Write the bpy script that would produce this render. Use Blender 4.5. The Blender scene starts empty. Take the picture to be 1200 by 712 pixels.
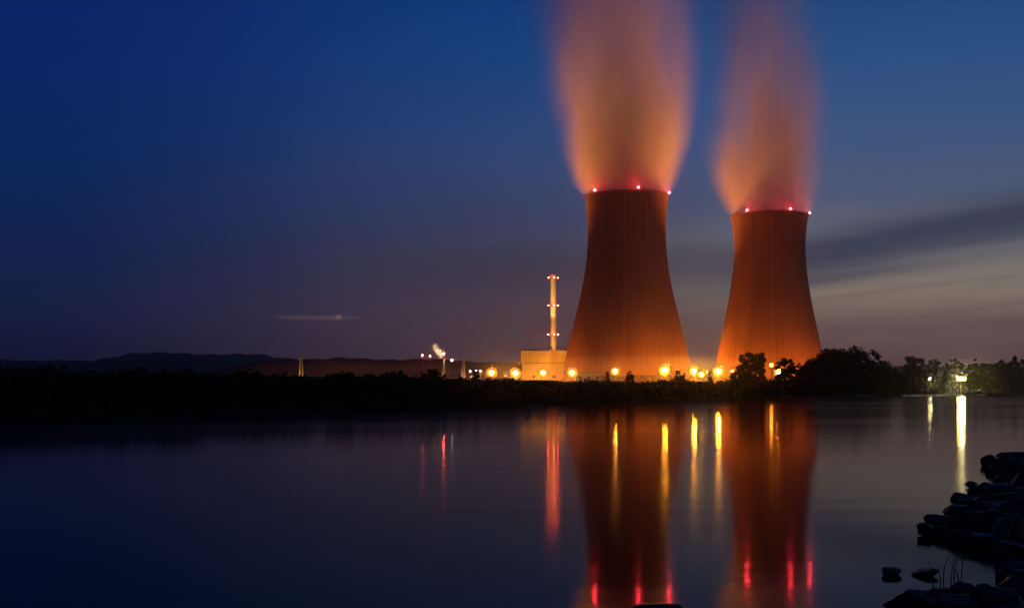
import bpy, math, random
import numpy as np
from mathutils import Vector, Matrix

random.seed(7)
rng = np.random.default_rng(7)
R = math.radians
scene = bpy.context.scene
col = scene.collection

# ------------------------------------------------------------------ camera
F = 1400.0                      # focal length in pixels of the 1200 px wide photograph
EYE, HORIZON = 1.7, 459.0
cam_data = bpy.data.cameras.new("camera")
cam_data.sensor_width = 36.0
cam_data.lens = 36.0 * F / 1200.0
cam_data.shift_y = (HORIZON - 356.0) / 1200.0
cam_data.clip_start = 0.1
cam_data.clip_end = 30000.0
cam = bpy.data.objects.new("camera", cam_data)
cam.location = (0, 0, EYE)
cam.rotation_euler = (R(90), 0, 0)
col.objects.link(cam)
scene.camera = cam

scene.view_settings.view_transform = 'Standard'
scene.view_settings.look = 'None'
scene.view_settings.exposure = 0.0
scene.view_settings.gamma = 1.0
scene.view_settings.use_curve_mapping = False
cy = scene.cycles
cy.use_denoising = True
cy.max_bounces = 6
cy.volume_bounces = 1
cy.transparent_max_bounces = 16
cy.sample_clamp_indirect = 4.0
cy.volume_step_rate = 1.0
cy.volume_max_steps = 256
cy.use_light_tree = True


def lin(c):
    return tuple(((v / 255.0) / 12.92 if v <= 10.3 else (((v / 255.0) + 0.055) / 1.055) ** 2.4) for v in c)


def at(px, py, d):
    """world point seen at that place of the photograph, d metres ahead"""
    return Vector(((px - 600.0) / F * d, d, EYE + (HORIZON - py) / F * d))


# ------------------------------------------------------------------ node helper
class NT:
    def __init__(self, tree):
        self.t = tree
        tree.nodes.clear()

    def n(self, kind, **kw):
        nd = self.t.nodes.new(kind)
        for k, v in kw.items():
            setattr(nd, k, v)
        return nd

    def put(self, sock, v):
        if isinstance(v, bpy.types.NodeSocket):
            self.t.links.new(v, sock)
        elif v is not None:
            if sock.type == 'RGBA' and not hasattr(v, '__len__'):
                v = (v, v, v, 1)
            elif sock.type == 'RGBA' and len(v) == 3:
                v = (*v, 1)
            sock.default_value = v

    def m(self, op, a, b=None, c=None, clamp=False):
        nd = self.n('ShaderNodeMath', operation=op, use_clamp=clamp)
        for i, v in enumerate((a, b, c)):
            if v is not None:
                self.put(nd.inputs[i], v)
        return nd.outputs[0]

    def mix(self, f, a, b, blend='MIX'):
        nd = self.n('ShaderNodeMix', data_type='RGBA', blend_type=blend)
        self.put(nd.inputs[0], f)
        self.put(nd.inputs[6], a)
        self.put(nd.inputs[7], b)
        return nd.outputs[2]

    def smooth(self, v, a, b, lo=0.0, hi=1.0):
        nd = self.n('ShaderNodeMapRange', interpolation_type='SMOOTHSTEP')
        self.put(nd.inputs[0], v)
        for i, x in enumerate((a, b, lo, hi)):
            self.put(nd.inputs[i + 1], x)
        return nd.outputs[0]

    def ramp(self, f, stops, interp='LINEAR'):
        nd = self.n('ShaderNodeValToRGB')
        r = nd.color_ramp
        r.interpolation = interp
        while len(r.elements) < len(stops):
            r.elements.new(0.5)
        for e, (p, c) in zip(r.elements, stops):
            e.position = p
            e.color = (*c, 1)
        self.put(nd.inputs[0], f)
        return nd.outputs[0]

    def curve(self, f, pts):
        nd = self.n('ShaderNodeFloatCurve')
        cv = nd.mapping.curves[0]
        while len(cv.points) < len(pts):
            cv.points.new(0.5, 0.5)
        for p, (x, y) in zip(cv.points, pts):
            p.location = (x, y)
            p.handle_type = 'AUTO'
        nd.mapping.extend = 'HORIZONTAL'
        nd.mapping.update()
        self.put(nd.inputs[1], f)
        return nd.outputs[0]

    def noise(self, vec, scale=1.0, detail=3.0, rough=0.5, out=0):
        nd = self.n('ShaderNodeTexNoise')
        self.put(nd.inputs['Vector'], vec)
        nd.inputs['Scale'].default_value = scale
        nd.inputs['Detail'].default_value = detail
        nd.inputs['Roughness'].default_value = rough
        return nd.outputs[out]

    def xyz(self, x, y, z):
        nd = self.n('ShaderNodeCombineXYZ')
        for i, v in enumerate((x, y, z)):
            self.put(nd.inputs[i], v)
        return nd.outputs[0]


# ------------------------------------------------------------------ sky
world = bpy.data.worlds.new("World")
scene.world = world
world.use_nodes = True
w = NT(world.node_tree)
geo = w.n('ShaderNodeTexCoord').outputs['Generated']
sep = w.n('ShaderNodeSeparateXYZ')
w.put(sep.inputs[0], geo)
dx, dy, dz = sep.outputs
hor = w.m('SQRT', w.m('ADD', w.m('MULTIPLY', dx, dx), w.m('MULTIPLY', dy, dy)))
hor = w.m('MAXIMUM', hor, 0.02)
side = w.m('DIVIDE', dx, hor)
tanel = w.m('DIVIDE', dz, hor)
fac = w.m('DIVIDE', tanel, 0.6, clamp=True)


def sky_col(stops):                       # (photo row, colour) -> ramp over elevation
    out = []
    for row, c in sorted(stops, key=lambda s: -s[0]):
        out.append((max(0.0, (HORIZON - row) / F / 0.6), lin(c)))
    return out


left = sky_col([(459, (18, 22, 48)), (415, (24, 26, 54)), (380, (26, 32, 66)), (300, (16, 34, 78)), (200, (10, 40, 94)), (100, (10, 40, 106)), (10, (12, 36, 104)), (-120, (5, 20, 62)), (-380, (2, 8, 30))])
mid = sky_col([(459, (84, 62, 64)), (420, (86, 64, 68)), (380, (86, 66, 70)), (330, (76, 66, 78)), (250, (62, 70, 102)), (170, (50, 74, 122)), (80, (28, 70, 128)), (0, (16, 62, 126)), (-120, (8, 36, 88)), (-380, (3, 12, 40))])
right = sky_col([(459, (92, 64, 70)), (420, (98, 70, 74)), (385, (116, 92, 84)), (345, (142, 128, 112)), (305, (120, 117, 117)), (240, (79, 91, 119)), (160, (60, 86, 130)), (80, (42, 80, 132)), (0, (29, 71, 124)), (-120, (12, 44, 98)), (-380, (4, 16, 46))])
cl_, cm_, cr_ = (w.ramp(fac, s) for s in (left, mid, right))
base = w.mix(w.smooth(side, -0.38, 0.10), cl_, cm_)
base = w.mix(w.smooth(side, 0.02, 0.26), base, cr_)
# soft long-exposure cloud banks, drawn out sideways and tilted a little
tilt = w.m('SUBTRACT', tanel, w.m('MULTIPLY', side, 0.10))
cv = w.xyz(w.m('MULTIPLY', side, 3.0), w.m('MULTIPLY', tilt, 34.0), w.m('MULTIPLY', dy, 1.5))
n1 = w.noise(cv, 1.0, 3.0, 0.5)
n2 = w.noise(w.xyz(w.m('MULTIPLY', side, 6.0), w.m('MULTIPLY', tilt, 90.0), 3.0), 1.0, 4.0, 0.55)
# main dark bank: swells from tower to the right edge
bank_c = w.m('ADD', 0.108, w.m('MULTIPLY', w.m('SUBTRACT', side, 0.24), 0.16))
bank = w.m('ABSOLUTE', w.m('SUBTRACT', w.m('ADD', tanel, w.m('ADD', w.m('MULTIPLY', w.m('SUBTRACT', n1, 0.5), 0.05), w.m('MULTIPLY', w.m('SUBTRACT', n2, 0.5), 0.014))), bank_c))
bank = w.smooth(bank, 0.038, 0.002)
bank = w.m('MULTIPLY', bank, w.smooth(side, 0.10, 0.27))
base = w.mix(w.m('MULTIPLY', bank, 1.0), base, lin((54, 59, 82)))
mid_b = w.m('ABSOLUTE', w.m('SUBTRACT', w.m('ADD', tanel, w.m('MULTIPLY', w.m('SUBTRACT', n1, 0.5), 0.05)), 0.108))
mid_b = w.m('MULTIPLY', w.smooth(mid_b, 0.030, 0.004), w.m('MULTIPLY', w.smooth(side, -0.22, -0.04), w.smooth(side, 0.30, 0.16)))
base = w.mix(w.m('MULTIPLY', mid_b, 0.45), base, lin((54, 52, 66)))
low = w.m('ABSOLUTE', w.m('SUBTRACT', w.m('ADD', tanel, w.m('MULTIPLY', w.m('SUBTRACT', n1, 0.5), 0.02)), 0.052))
low = w.m('MULTIPLY', w.smooth(low, 0.010, 0.001), w.smooth(side, 0.22, 0.40))
base = w.mix(w.m('MULTIPLY', low, 0.5), base, lin((84, 66, 70)))
streak = w.m('MULTIPLY', w.smooth(n2, 0.46, 0.66), w.smooth(tanel, 0.20, 0.03))
streak = w.m('MULTIPLY', streak, w.smooth(side, -0.30, 0.2))
base = w.mix(w.m('MULTIPLY', streak, 0.30), base, lin((72, 58, 70)))
soft = w.smooth(w.noise(w.xyz(w.m('MULTIPLY', side, 2.2), w.m('MULTIPLY', tilt, 9.0), 7.0), 1.0, 3.0, 0.5), 0.35, 0.75)
base = w.mix(w.m('MULTIPLY', soft, 0.32), base, w.mix(1.0, base, (0.62, 0.66, 0.74), 'MULTIPLY'))
# thin torn wisps low over the left hills
wn = w.noise(w.xyz(w.m('MULTIPLY', side, 70.0), w.m('MULTIPLY', tanel, 260.0), 1.0), 1.0, 3.0, 0.6)
wl_ = w.smooth(w.m('ABSOLUTE', w.m('SUBTRACT', w.m('ADD', tanel, w.m('MULTIPLY', w.m('SUBTRACT', wn, 0.5), 0.004)), 0.0612)), 0.0030, 0.0004)
wl_ = w.m('MULTIPLY', wl_, w.m('MULTIPLY', w.smooth(side, -0.205, -0.17), w.smooth(side, -0.118, -0.14)))
kn = w.m('ADD', w.m('POWER', w.m('DIVIDE', w.m('ADD', side, 0.1435), 0.0035), 2.0), w.m('POWER', w.m('DIVIDE', w.m('SUBTRACT', tanel, 0.0622), 0.0026), 2.0))
kn = w.smooth(kn, 1.0, 0.0)
wm2 = w.m('MULTIPLY', w.m('ADD', w.m('MULTIPLY', wl_, 0.28), w.m('MULTIPLY', kn, 0.55), clamp=True), w.smooth(wn, 0.30, 0.60, 0.4, 1.0))
base = w.mix(wm2, base, lin((150, 118, 112)))
nish = w.n('ShaderNodeTexSky', sky_type='NISHITA', sun_disc=False, sun_elevation=R(-4.0), sun_rotation=R(62.0), air_density=1.2, dust_density=1.5, ozone_density=2.0)
bg1 = w.n('ShaderNodeBackground')
w.put(bg1.inputs[0], base)
bg1.inputs[1].default_value = 1.0
bg2 = w.n('ShaderNodeBackground')
w.put(bg2.inputs[0], nish.outputs[0])
bg2.inputs[1].default_value = 0.05
addn = w.n('ShaderNodeAddShader')
w.t.links.new(bg1.outputs[0], addn.inputs[0])
w.t.links.new(bg2.outputs[0], addn.inputs[1])
wo = w.n('ShaderNodeOutputWorld')
w.t.links.new(addn.outputs[0], wo.inputs['Surface'])

# the sun is down: only a trace of afterglow from the right horizon is left of it
sun_data = bpy.data.lights.new("afterglow_sun", 'SUN')
sun_data.energy = 0.004
sun_data.angle = R(20)
sun_data.color = (1.0, 0.75, 0.6)
sun = bpy.data.objects.new("afterglow_sun", sun_data)
sun.rotation_euler = Vector((0.88, 0.47, 0.06)).to_track_quat('Z', 'Y').to_euler()
col.objects.link(sun)


# ------------------------------------------------------------------ materials
def material(name):
    m = bpy.data.materials.new(name)
    m.use_nodes = True
    return m, NT(m.node_tree)


def principled(name, color, rough=0.8, metal=0.0, emit=None, strength=0.0, var=0.0, scale=1.0, bump=0.0, spec=0.5):
    m, t = material(name)
    b = t.n('ShaderNodeBsdfPrincipled')
    o = t.n('ShaderNodeOutputMaterial')
    t.t.links.new(b.outputs[0], o.inputs[0])
    c = color
    if var or bump:
        tc = t.n('ShaderNodeTexCoord').outputs['Object']
        nz = t.noise(tc, scale, 5.0, 0.6)
        if var:
            c = t.mix(nz, tuple(v * (1 - var) for v in color), tuple(min(1, v * (1 + var)) for v in color))
        if bump:
            bp = t.n('ShaderNodeBump')
            bp.inputs['Strength'].default_value = bump
            t.put(bp.inputs['Height'], nz)
            t.t.links.new(bp.outputs[0], b.inputs['Normal'])
    t.put(b.inputs['Base Color'], c)
    b.inputs['Roughness'].default_value = rough
    b.inputs['Metallic'].default_value = metal
    b.inputs['Specular IOR Level'].default_value = spec
    if emit:
        b.inputs['Emission Color'].default_value = (*emit, 1)
        b.inputs['Emission Strength'].default_value = strength
    return m


M_STEEL = principled('galvanised_steel', (0.30, 0.30, 0.29), 0.45, 0.7, var=0.2, scale=2)
M_POST = principled('painted_post', (0.16, 0.15, 0.13), 0.6, var=0.15, scale=3)
M_DARKMETAL = principled('dark_metal', (0.06, 0.06, 0.06), 0.5, 0.5, var=0.2, scale=2)
M_HOUSING = principled('lamp_housing', (0.18, 0.18, 0.18), 0.5, 0.3, var=0.1, scale=5)
M_LEAF = principled('leaves', (0.022, 0.030, 0.014), 0.75, var=0.5, scale=0.8, spec=0.2)
M_BARK = principled('bark', (0.07, 0.05, 0.035), 0.9, var=0.4, scale=3, bump=0.5)
M_SOIL = principled('meadow_soil', (0.035, 0.040, 0.018), 0.95, var=0.5, scale=0.15, spec=0.1)
M_HILL = principled('wooded_hill', (0.11, 0.095, 0.06), 0.95, var=0.5, scale=0.01, spec=0.1)
M_SHED = principled('shed_cladding', (0.45, 0.43, 0.40), 0.6, var=0.1, scale=0.5)
M_SHEDROOF = principled('shed_roof', (0.16, 0.15, 0.15), 0.7, var=0.2, scale=0.5)
M_QUAY = principled('pale_concrete', (0.42, 0.41, 0.37), 0.85, var=0.2, scale=1.5, bump=0.2)
M_REED = principled('dry_stems', (0.09, 0.08, 0.04), 0.8, var=0.3, scale=5)
M_ROCK = principled('wet_basalt', (0.020, 0.020, 0.021), 0.5, var=0.6, scale=3.5, bump=0.8, spec=0.5)
M_PEBBLE = principled('bank_gravel', (0.028, 0.028, 0.026), 0.85, var=0.6, scale=6, bump=0.6, spec=0.2)


def emitter(name, color, strength):
    return principled(name, (0.8, 0.8, 0.8), 0.4, emit=color, strength=strength)


SODIUM = (1.0, 0.52, 0.10)
E_SODIUM = emitter('sodium_lens', (1.0, 0.26, 0.010), 220)
E_SODIUM_HOT = emitter('sodium_lens_bright', (1.0, 0.34, 0.010), 460)
E_SODIUM_DIM = emitter('sodium_lens_dim', (1.0, 0.30, 0.02), 40)
E_FLOOD = emitter('flood_lens_yellow', (1.0, 0.60, 0.02), 90)
E_WHITE = emitter('cool_white_lens', (1.0, 0.75, 0.62), 9)
E_RED = emitter('red_warning_lens', (1.0, 0.03, 0.045), 260)
E_PINK = emitter('pinkish_window', (1.0, 0.35, 0.22), 2.2)


M_HALO_DISH = principled('halo_dish_face', (0.050, 0.040, 0.030), 0.9, var=0.3, scale=1.5, spec=0.0)  # face of the added dish that stands in for lamp halo


def concrete(name, a, b, ring=1.5):
    """weathered shuttered concrete: vertical rain streaks and lift joints"""
    m, t = material(name)
    tc = t.n('ShaderNodeTexCoord').outputs['Object']
    s = t.n('ShaderNodeSeparateXYZ')
    t.put(s.inputs[0], tc)
    ang = t.m('ARCTAN2', s.outputs[1], s.outputs[0])
    streak = t.noise(t.xyz(t.m('MULTIPLY', t.m('COSINE', ang), 22), t.m('MULTIPLY', t.m('SINE', ang), 22), t.m('MULTIPLY', s.outputs[2], 0.012)), 1.0, 5.0, 0.65)
    blot = t.noise(tc, 0.035, 4.0, 0.6)
    f = t.m('ADD', t.m('MULTIPLY', streak, 0.65), t.m('MULTIPLY', blot, 0.35))
    c = t.mix(t.smooth(f, 0.36, 0.62), a, b)
    lift = t.m('FRACT', t.m('DIVIDE', s.outputs[2], ring))
    joint = t.smooth(lift, 0.10, 0.0)
    c = t.mix(t.m('MULTIPLY', joint, 0.25), c, tuple(v * 0.6 for v in a))
    bs = t.n('ShaderNodeBsdfPrincipled')
    t.put(bs.inputs['Base Color'], c)
    bs.inputs['Roughness'].default_value = 0.92
    bs.inputs['Specular IOR Level'].default_value = 0.2
    o = t.n('ShaderNodeOutputMaterial')
    t.t.links.new(bs.outputs[0], o.inputs[0])
    return m


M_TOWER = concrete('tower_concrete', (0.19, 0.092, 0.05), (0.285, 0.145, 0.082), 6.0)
M_BLOCK = concrete('reactor_concrete', (0.50, 0.40, 0.27), (0.60, 0.49, 0.34), 4.0)

# water: smoothed by the long exposure, fine chop left only as gloss
M_WATER, t = material('river_water')
tc = t.n('ShaderNodeTexCoord').outputs['Object']
s = t.n('ShaderNodeSeparateXYZ')
t.put(s.inputs[0], tc)
nA = t.noise(t.xyz(t.m('MULTIPLY', s.outputs[0], 0.045), t.m('MULTIPLY', s.outputs[1], 0.9), 0.0), 1.0, 3.0, 0.5)
nB = t.noise(t.xyz(t.m('MULTIPLY', s.outputs[0], 0.025), t.m('MULTIPLY', s.outputs[1], 0.07), 5.0), 1.0, 3.0, 0.5)
bp = t.n('ShaderNodeBump')
bp.inputs['Strength'].default_value = 0.10
bp.inputs['Distance'].default_value = 0.05
t.put(bp.inputs['Height'], nA)
b = t.n('ShaderNodeBsdfPrincipled')
b.inputs['Base Color'].default_value = (0.002, 0.004, 0.007, 1)
b.inputs['IOR'].default_value = 1.085
rg = t.smooth(nB, 0.3, 0.7, 0.07, 0.10)
t.put(b.inputs['Roughness'], rg)
t.t.links.new(bp.outputs[0], b.inputs['Normal'])
o = t.n('ShaderNodeOutputMaterial')
t.t.links.new(b.outputs[0], o.inputs[0])


# ------------------------------------------------------------------ mesh helpers
class MB:
    def __init__(self):
        self.v, self.f = [], []

    def add(self, vs, fs):
        k = len(self.v)
        self.v.extend([tuple(p) for p in vs])
        self.f.extend([tuple(i + k for i in f) for f in fs])
        return self

    def box(self, c, s, taper=1.0, rz=0.0):
        x, y, z = s[0] / 2, s[1] / 2, s[2] / 2
        vs = []
        for sz in (-1, 1):
            k = taper if sz > 0 else 1.0
            for a, bb in ((-1, -1), (1, -1), (1, 1), (-1, 1)):
                px, py = a * x * k, bb * y * k
                vs.append((c[0] + px * math.cos(rz) - py * math.sin(rz), c[1] + px * math.sin(rz) + py * math.cos(rz), c[2] + sz * z))
        return self.add(vs, [(3, 2, 1, 0), (4, 5, 6, 7), (0, 1, 5, 4), (1, 2, 6, 5), (2, 3, 7, 6), (3, 0, 4, 7)])

    def tube(self, a, b2, r1, r2=None, n=8, caps=True):
        r2 = r1 if r2 is None else r2
        a, b2 = Vector(a), Vector(b2)
        d = (b2 - a).normalized()
        u = d.orthogonal().normalized()
        v = d.cross(u)
        vs = []
        for p, r in ((a, r1), (b2, r2)):
            for i in range(n):
                q = 2 * math.pi * i / n
                vs.append(p + u * math.cos(q) * r + v * math.sin(q) * r)
        fs = [(i, (i + 1) % n, n + (i + 1) % n, n + i) for i in range(n)]
        if caps:
            fs += [tuple(range(n))[::-1], tuple(range(n, 2 * n))]
        return self.add(vs, fs)

    def path(self, pts, radii, n=8):
        for i in range(len(pts) - 1):
            self.tube(pts[i], pts[i + 1], radii[i], radii[i + 1], n)
        return self

    def lathe(self, prof, n=48, close=False, c=(0, 0, 0)):
        vs = []
        for r, z in prof:
            for i in range(n):
                q = 2 * math.pi * i / n
                vs.append((c[0] + r * math.cos(q), c[1] + r * math.sin(q), c[2] + z))
        m = len(prof)
        fs = []
        for j in range(m if close else m - 1):
            k = (j + 1) % m
            for i in range(n):
                i2 = (i + 1) % n
                fs.append((j * n + i, j * n + i2, k * n + i2, k * n + i))
        return self.add(vs, fs)

    def ball(self, c, r, n=10, m=7, sz=1.0):
        prof = [(r * math.sin(math.pi * j / m), -r * math.cos(math.pi * j / m) * sz) for j in range(m + 1)]
        prof[0] = (0.001, prof[0][1])
        prof[-1] = (0.001, prof[-1][1])
        return self.lathe(prof, n, c=c)

    def build(self, name, mat, parent=None, loc=(0, 0, 0), smooth=False):
        me = bpy.data.meshes.new(name)
        me.from_pydata(self.v, [], self.f)
        me.materials.append(mat)
        if smooth:
            me.polygons.foreach_set('use_smooth', [True] * len(me.polygons))
        me.update()
        ob = bpy.data.objects.new(name, me)
        ob.location = loc
        col.objects.link(ob)
        if parent is not None:
            ob.parent = parent
        return ob


def np_mesh(name, verts, tris, mat):
    me = bpy.data.meshes.new(name)
    nv, nf = len(verts), len(tris)
    k = tris.shape[1]
    me.vertices.add(nv)
    me.vertices.foreach_set('co', verts.astype(np.float32).ravel())
    me.loops.add(nf * k)
    me.loops.foreach_set('vertex_index', tris.astype(np.int32).ravel())
    me.polygons.add(nf)
    me.polygons.foreach_set('loop_start', np.arange(0, nf * k, k, dtype=np.int32))
    me.update(calc_edges=True)
    me.validate()
    me.materials.append(mat)
    return me


def tag(o, label=None, cat=None, group=None, kind=None):
    if label:
        o['label'] = label
    if cat:
        o['category'] = cat
    if group:
        o['group'] = group
    if kind:
        o['kind'] = kind
    return o


def empty(name, loc, label=None, cat=None, group=None, rz=0.0):
    o = bpy.data.objects.new(name, None)
    o.location = loc
    o.rotation_euler = (0, 0, rz)
    o.empty_display_size = 0.5
    col.objects.link(o)
    return tag(o, label, cat, group)


def copy_tree(o, parent=None):
    c = o.copy()
    col.objects.link(c)
    c.parent = parent
    for ch in list(o.children):
        copy_tree(ch, c)
    return c


# ------------------------------------------------------------------ river, banks, hills
SHORE = [(-2600, 84), (-900, 88), (-300, 90), (0, 94), (150, 100), (300, 112), (450, 128), (560, 146), (650, 165), (740, 196), (820, 240), (900, 305), (990, 400), (1080, 510), (1150, 545), (1250, 590), (1500, 660), (2200, 760), (3800, 800)]
SX = np.array([(px - 600) / F * d for px, d in SHORE])
SP = np.array([p for p, _ in SHORE], float)
SD = np.array([d for _, d in SHORE], float)


def shore_d(px):
    return float(np.interp(px, SP, SD))


wm = MB().add([(-9000, -400, 0), (9000, -400, 0), (9000, 9000, 0), (-9000, 9000, 0)], [(0, 1, 2, 3)])
tag(wm.build('river_water', M_WATER), 'smooth dark river mirroring the towers and lamps', kind='structure')


def lumps(x, y, s):
    return (math.sin(x / s * 1.3 + 2.1 * math.sin(y / s * 0.7)) + math.sin(y / s * 1.7 + 1.3 + 1.9 * math.sin(x / s * 0.9))) * 0.5


offs = [(-6, -1.2), (0, -0.25), (1.5, 0.35), (4, 1.1), (9, 2.0), (18, 2.9), (40, 3.6), (90, 4.0), (200, 4.0), (450, 4.0), (900, 4.5), (1800, 8), (3600, 18), (7500, 30)]
pxs = list(np.arange(-2600, -200, 150)) + list(np.arange(-200, 1400, 12)) + list(np.arange(1400, 3800, 150))
vs, fs = [], []
for px in pxs:
    d0 = shore_d(px)
    for off, z in offs:
        d = d0 + off + (1.2 * math.sin(px * 0.11) + 0.8 * math.sin(px * 0.31) if off < 10 else 0)
        x = (px - 600) / F * d
        zz = z + (0.25 * lumps(x, d, 7) if 1 < off < 300 else 0)
        vs.append((x, d, zz))
no = len(offs)
for i in range(len(pxs) - 1):
    for j in range(no - 1):
        a = i * no + j
        fs.append((a, a + no, a + no + 1, a + 1))
tag(MB().add(vs, fs).build('far_bank_ground', M_SOIL, smooth=True), 'dark river bank and plant ground across the water', kind='structure')


def hill(name, ridge, d, depth, label):
    """ridge: (photo column, metres above the water); real slopes on both sides"""
    rp = np.array([p for p, _ in ridge], float)
    rz = np.array([z for _, z in ridge], float)
    cols = np.arange(ridge[0][0], ridge[-1][0] + 1, 10)
    rows = [(-1.0, 0.0), (-0.7, 0.25), (-0.45, 0.55), (-0.25, 0.8), (-0.1, 0.95), (0, 1.0), (0.2, 0.9), (0.5, 0.55), (1.0, 0.0)]
    vs, fs = [], []
    for p in cols:
        h = float(np.interp(p, rp, rz))
        for o, k in rows:
            dd = d + o * depth
            x = (p - 600) / F * d
            vs.append((x, dd, max(2.0, h * k + (0.025 * h * math.sin(p * 0.21 + o * 9) + 0.02 * h * math.sin(p * 0.57 + o * 3)) * (k > 0))))
    n = len(rows)
    for i in range(len(cols) - 1):
        for j in range(n - 1):
            a = i * n + j
            fs.append((a, a + n, a + n + 1, a + 1))
    return tag(MB().add(vs, fs).build(name, M_HILL, smooth=True), label, kind='structure')


hill('distant_hills', [(-900, 110), (-300, 122), (0, 116), (60, 112), (110, 110), (128, 122), (160, 138), (230, 137), (305, 132), (330, 122), (430, 110), (520, 100), (600, 90), (800, 80), (1000, 85), (1250, 110), (1700, 100)], 4200, 900, 'low hills on the left horizon')
hill('wooded_ridge', [(120, 6), (250, 24), (320, 37), (400, 38), (500, 37), (560, 35), (620, 32), (720, 27), (800, 20), (900, 4)], 1300, 190, 'long wooded ridge behind the plant')

# near bank, to the right of and under the camera
nb = [(75.0, 70.0), (30.0, 46.0), (16.4, 35.0), (12.6, 29.0), (8.8, 21.5), (6.6, 17.6), (5.2, 15.2), (4.6, 13.6), (4.9, 12.0), (4.6, 10.6), (4.0, 9.6), (3.4, 8.0), (2.2, 5.0), (0.6, 2.6), (-3, 1.6), (-10, 0.5), (-30, -4), (-80, -14)]
vs, fs = [], []
steps = [(-1.6, -0.9), (-0.3, -0.16), (0.5, 0.02), (1.4, 0.22), (3.0, 0.5), (6.0, 0.75), (14, 0.9), (45, 1.4), (200, 2.5)]
for i, (x, y) in enumerate(nb):
    a = Vector(nb[max(0, i - 1)])
    c = Vector(nb[min(len(nb) - 1, i + 1)])
    tdir = (c - a).normalized()
    nrm = Vector((-tdir.y, tdir.x))           # towards land (right of the water edge)
    if nrm.x * 1.0 - nrm.y * 0.6 < 0:
        nrm = -nrm
    if i > 7:
        nrm = (nrm + Vector((0.5, -0.9)) * min(1, (i - 7) / 4)).normalized()
    else:
        nrm = (nrm + Vector((1.2, 0.0))).normalized()
    for o_, z in steps:
        vs.append((x + nrm.x * o_, y + nrm.y * o_, z + (0.05 * lumps(x + o_, y, 0.8) if o_ > 0 else 0)))
n = len(steps)
for i in range(len(nb) - 1):
    for j in range(n - 1):
        a = i * n + j
        fs.append((a, a + 1, a + n + 1, a + n))
near = MB().add(vs, fs).build('near_bank_ground', M_PEBBLE, smooth=True)
tag(near, 'dark stony shore in front', kind='structure')


# evening haze over the valley
HAZE = 8e-5
MIST = 8e-4
if HAZE:
    hm, t = material('valley_haze')
    pv = t.n('ShaderNodeVolumePrincipled')
    pv.inputs['Color'].default_value = (0.9, 0.9, 0.92, 1)
    pv.inputs['Density'].default_value = HAZE
    pv.inputs['Anisotropy'].default_value = 0.97
    o = t.n('ShaderNodeOutputMaterial')
    t.t.links.new(pv.outputs[0], o.inputs['Volume'])
    tag(MB().box((0, 4700, 230), (19000, 10400, 470)).build('haze', hm), 'thin evening haze over the river valley', kind='stuff')


def mist(name, c, rad, dens, label):
    """low vapour volume, added to give the lamps a glow"""
    m, t = material(name)
    pv = t.n('ShaderNodeVolumePrincipled')
    pv.inputs['Color'].default_value = (0.95, 0.95, 0.95, 1)
    pv.inputs['Density'].default_value = dens
    pv.inputs['Anisotropy'].default_value = 0.6
    o = t.n('ShaderNodeOutputMaterial')
    t.t.links.new(pv.outputs[0], o.inputs['Volume'])
    ob = MB().ball((0, 0, 0), 1.0, 40, 24).build(name, m, loc=c, smooth=True)
    ob.scale = rad
    tag(ob, label, kind='stuff')


mist('glow_mist', (80, 735, 5), (150, 76, 19), MIST, 'thin low mist added for a glow round the plant lamps')  # added volume, put in for the glow round the lamps


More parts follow.
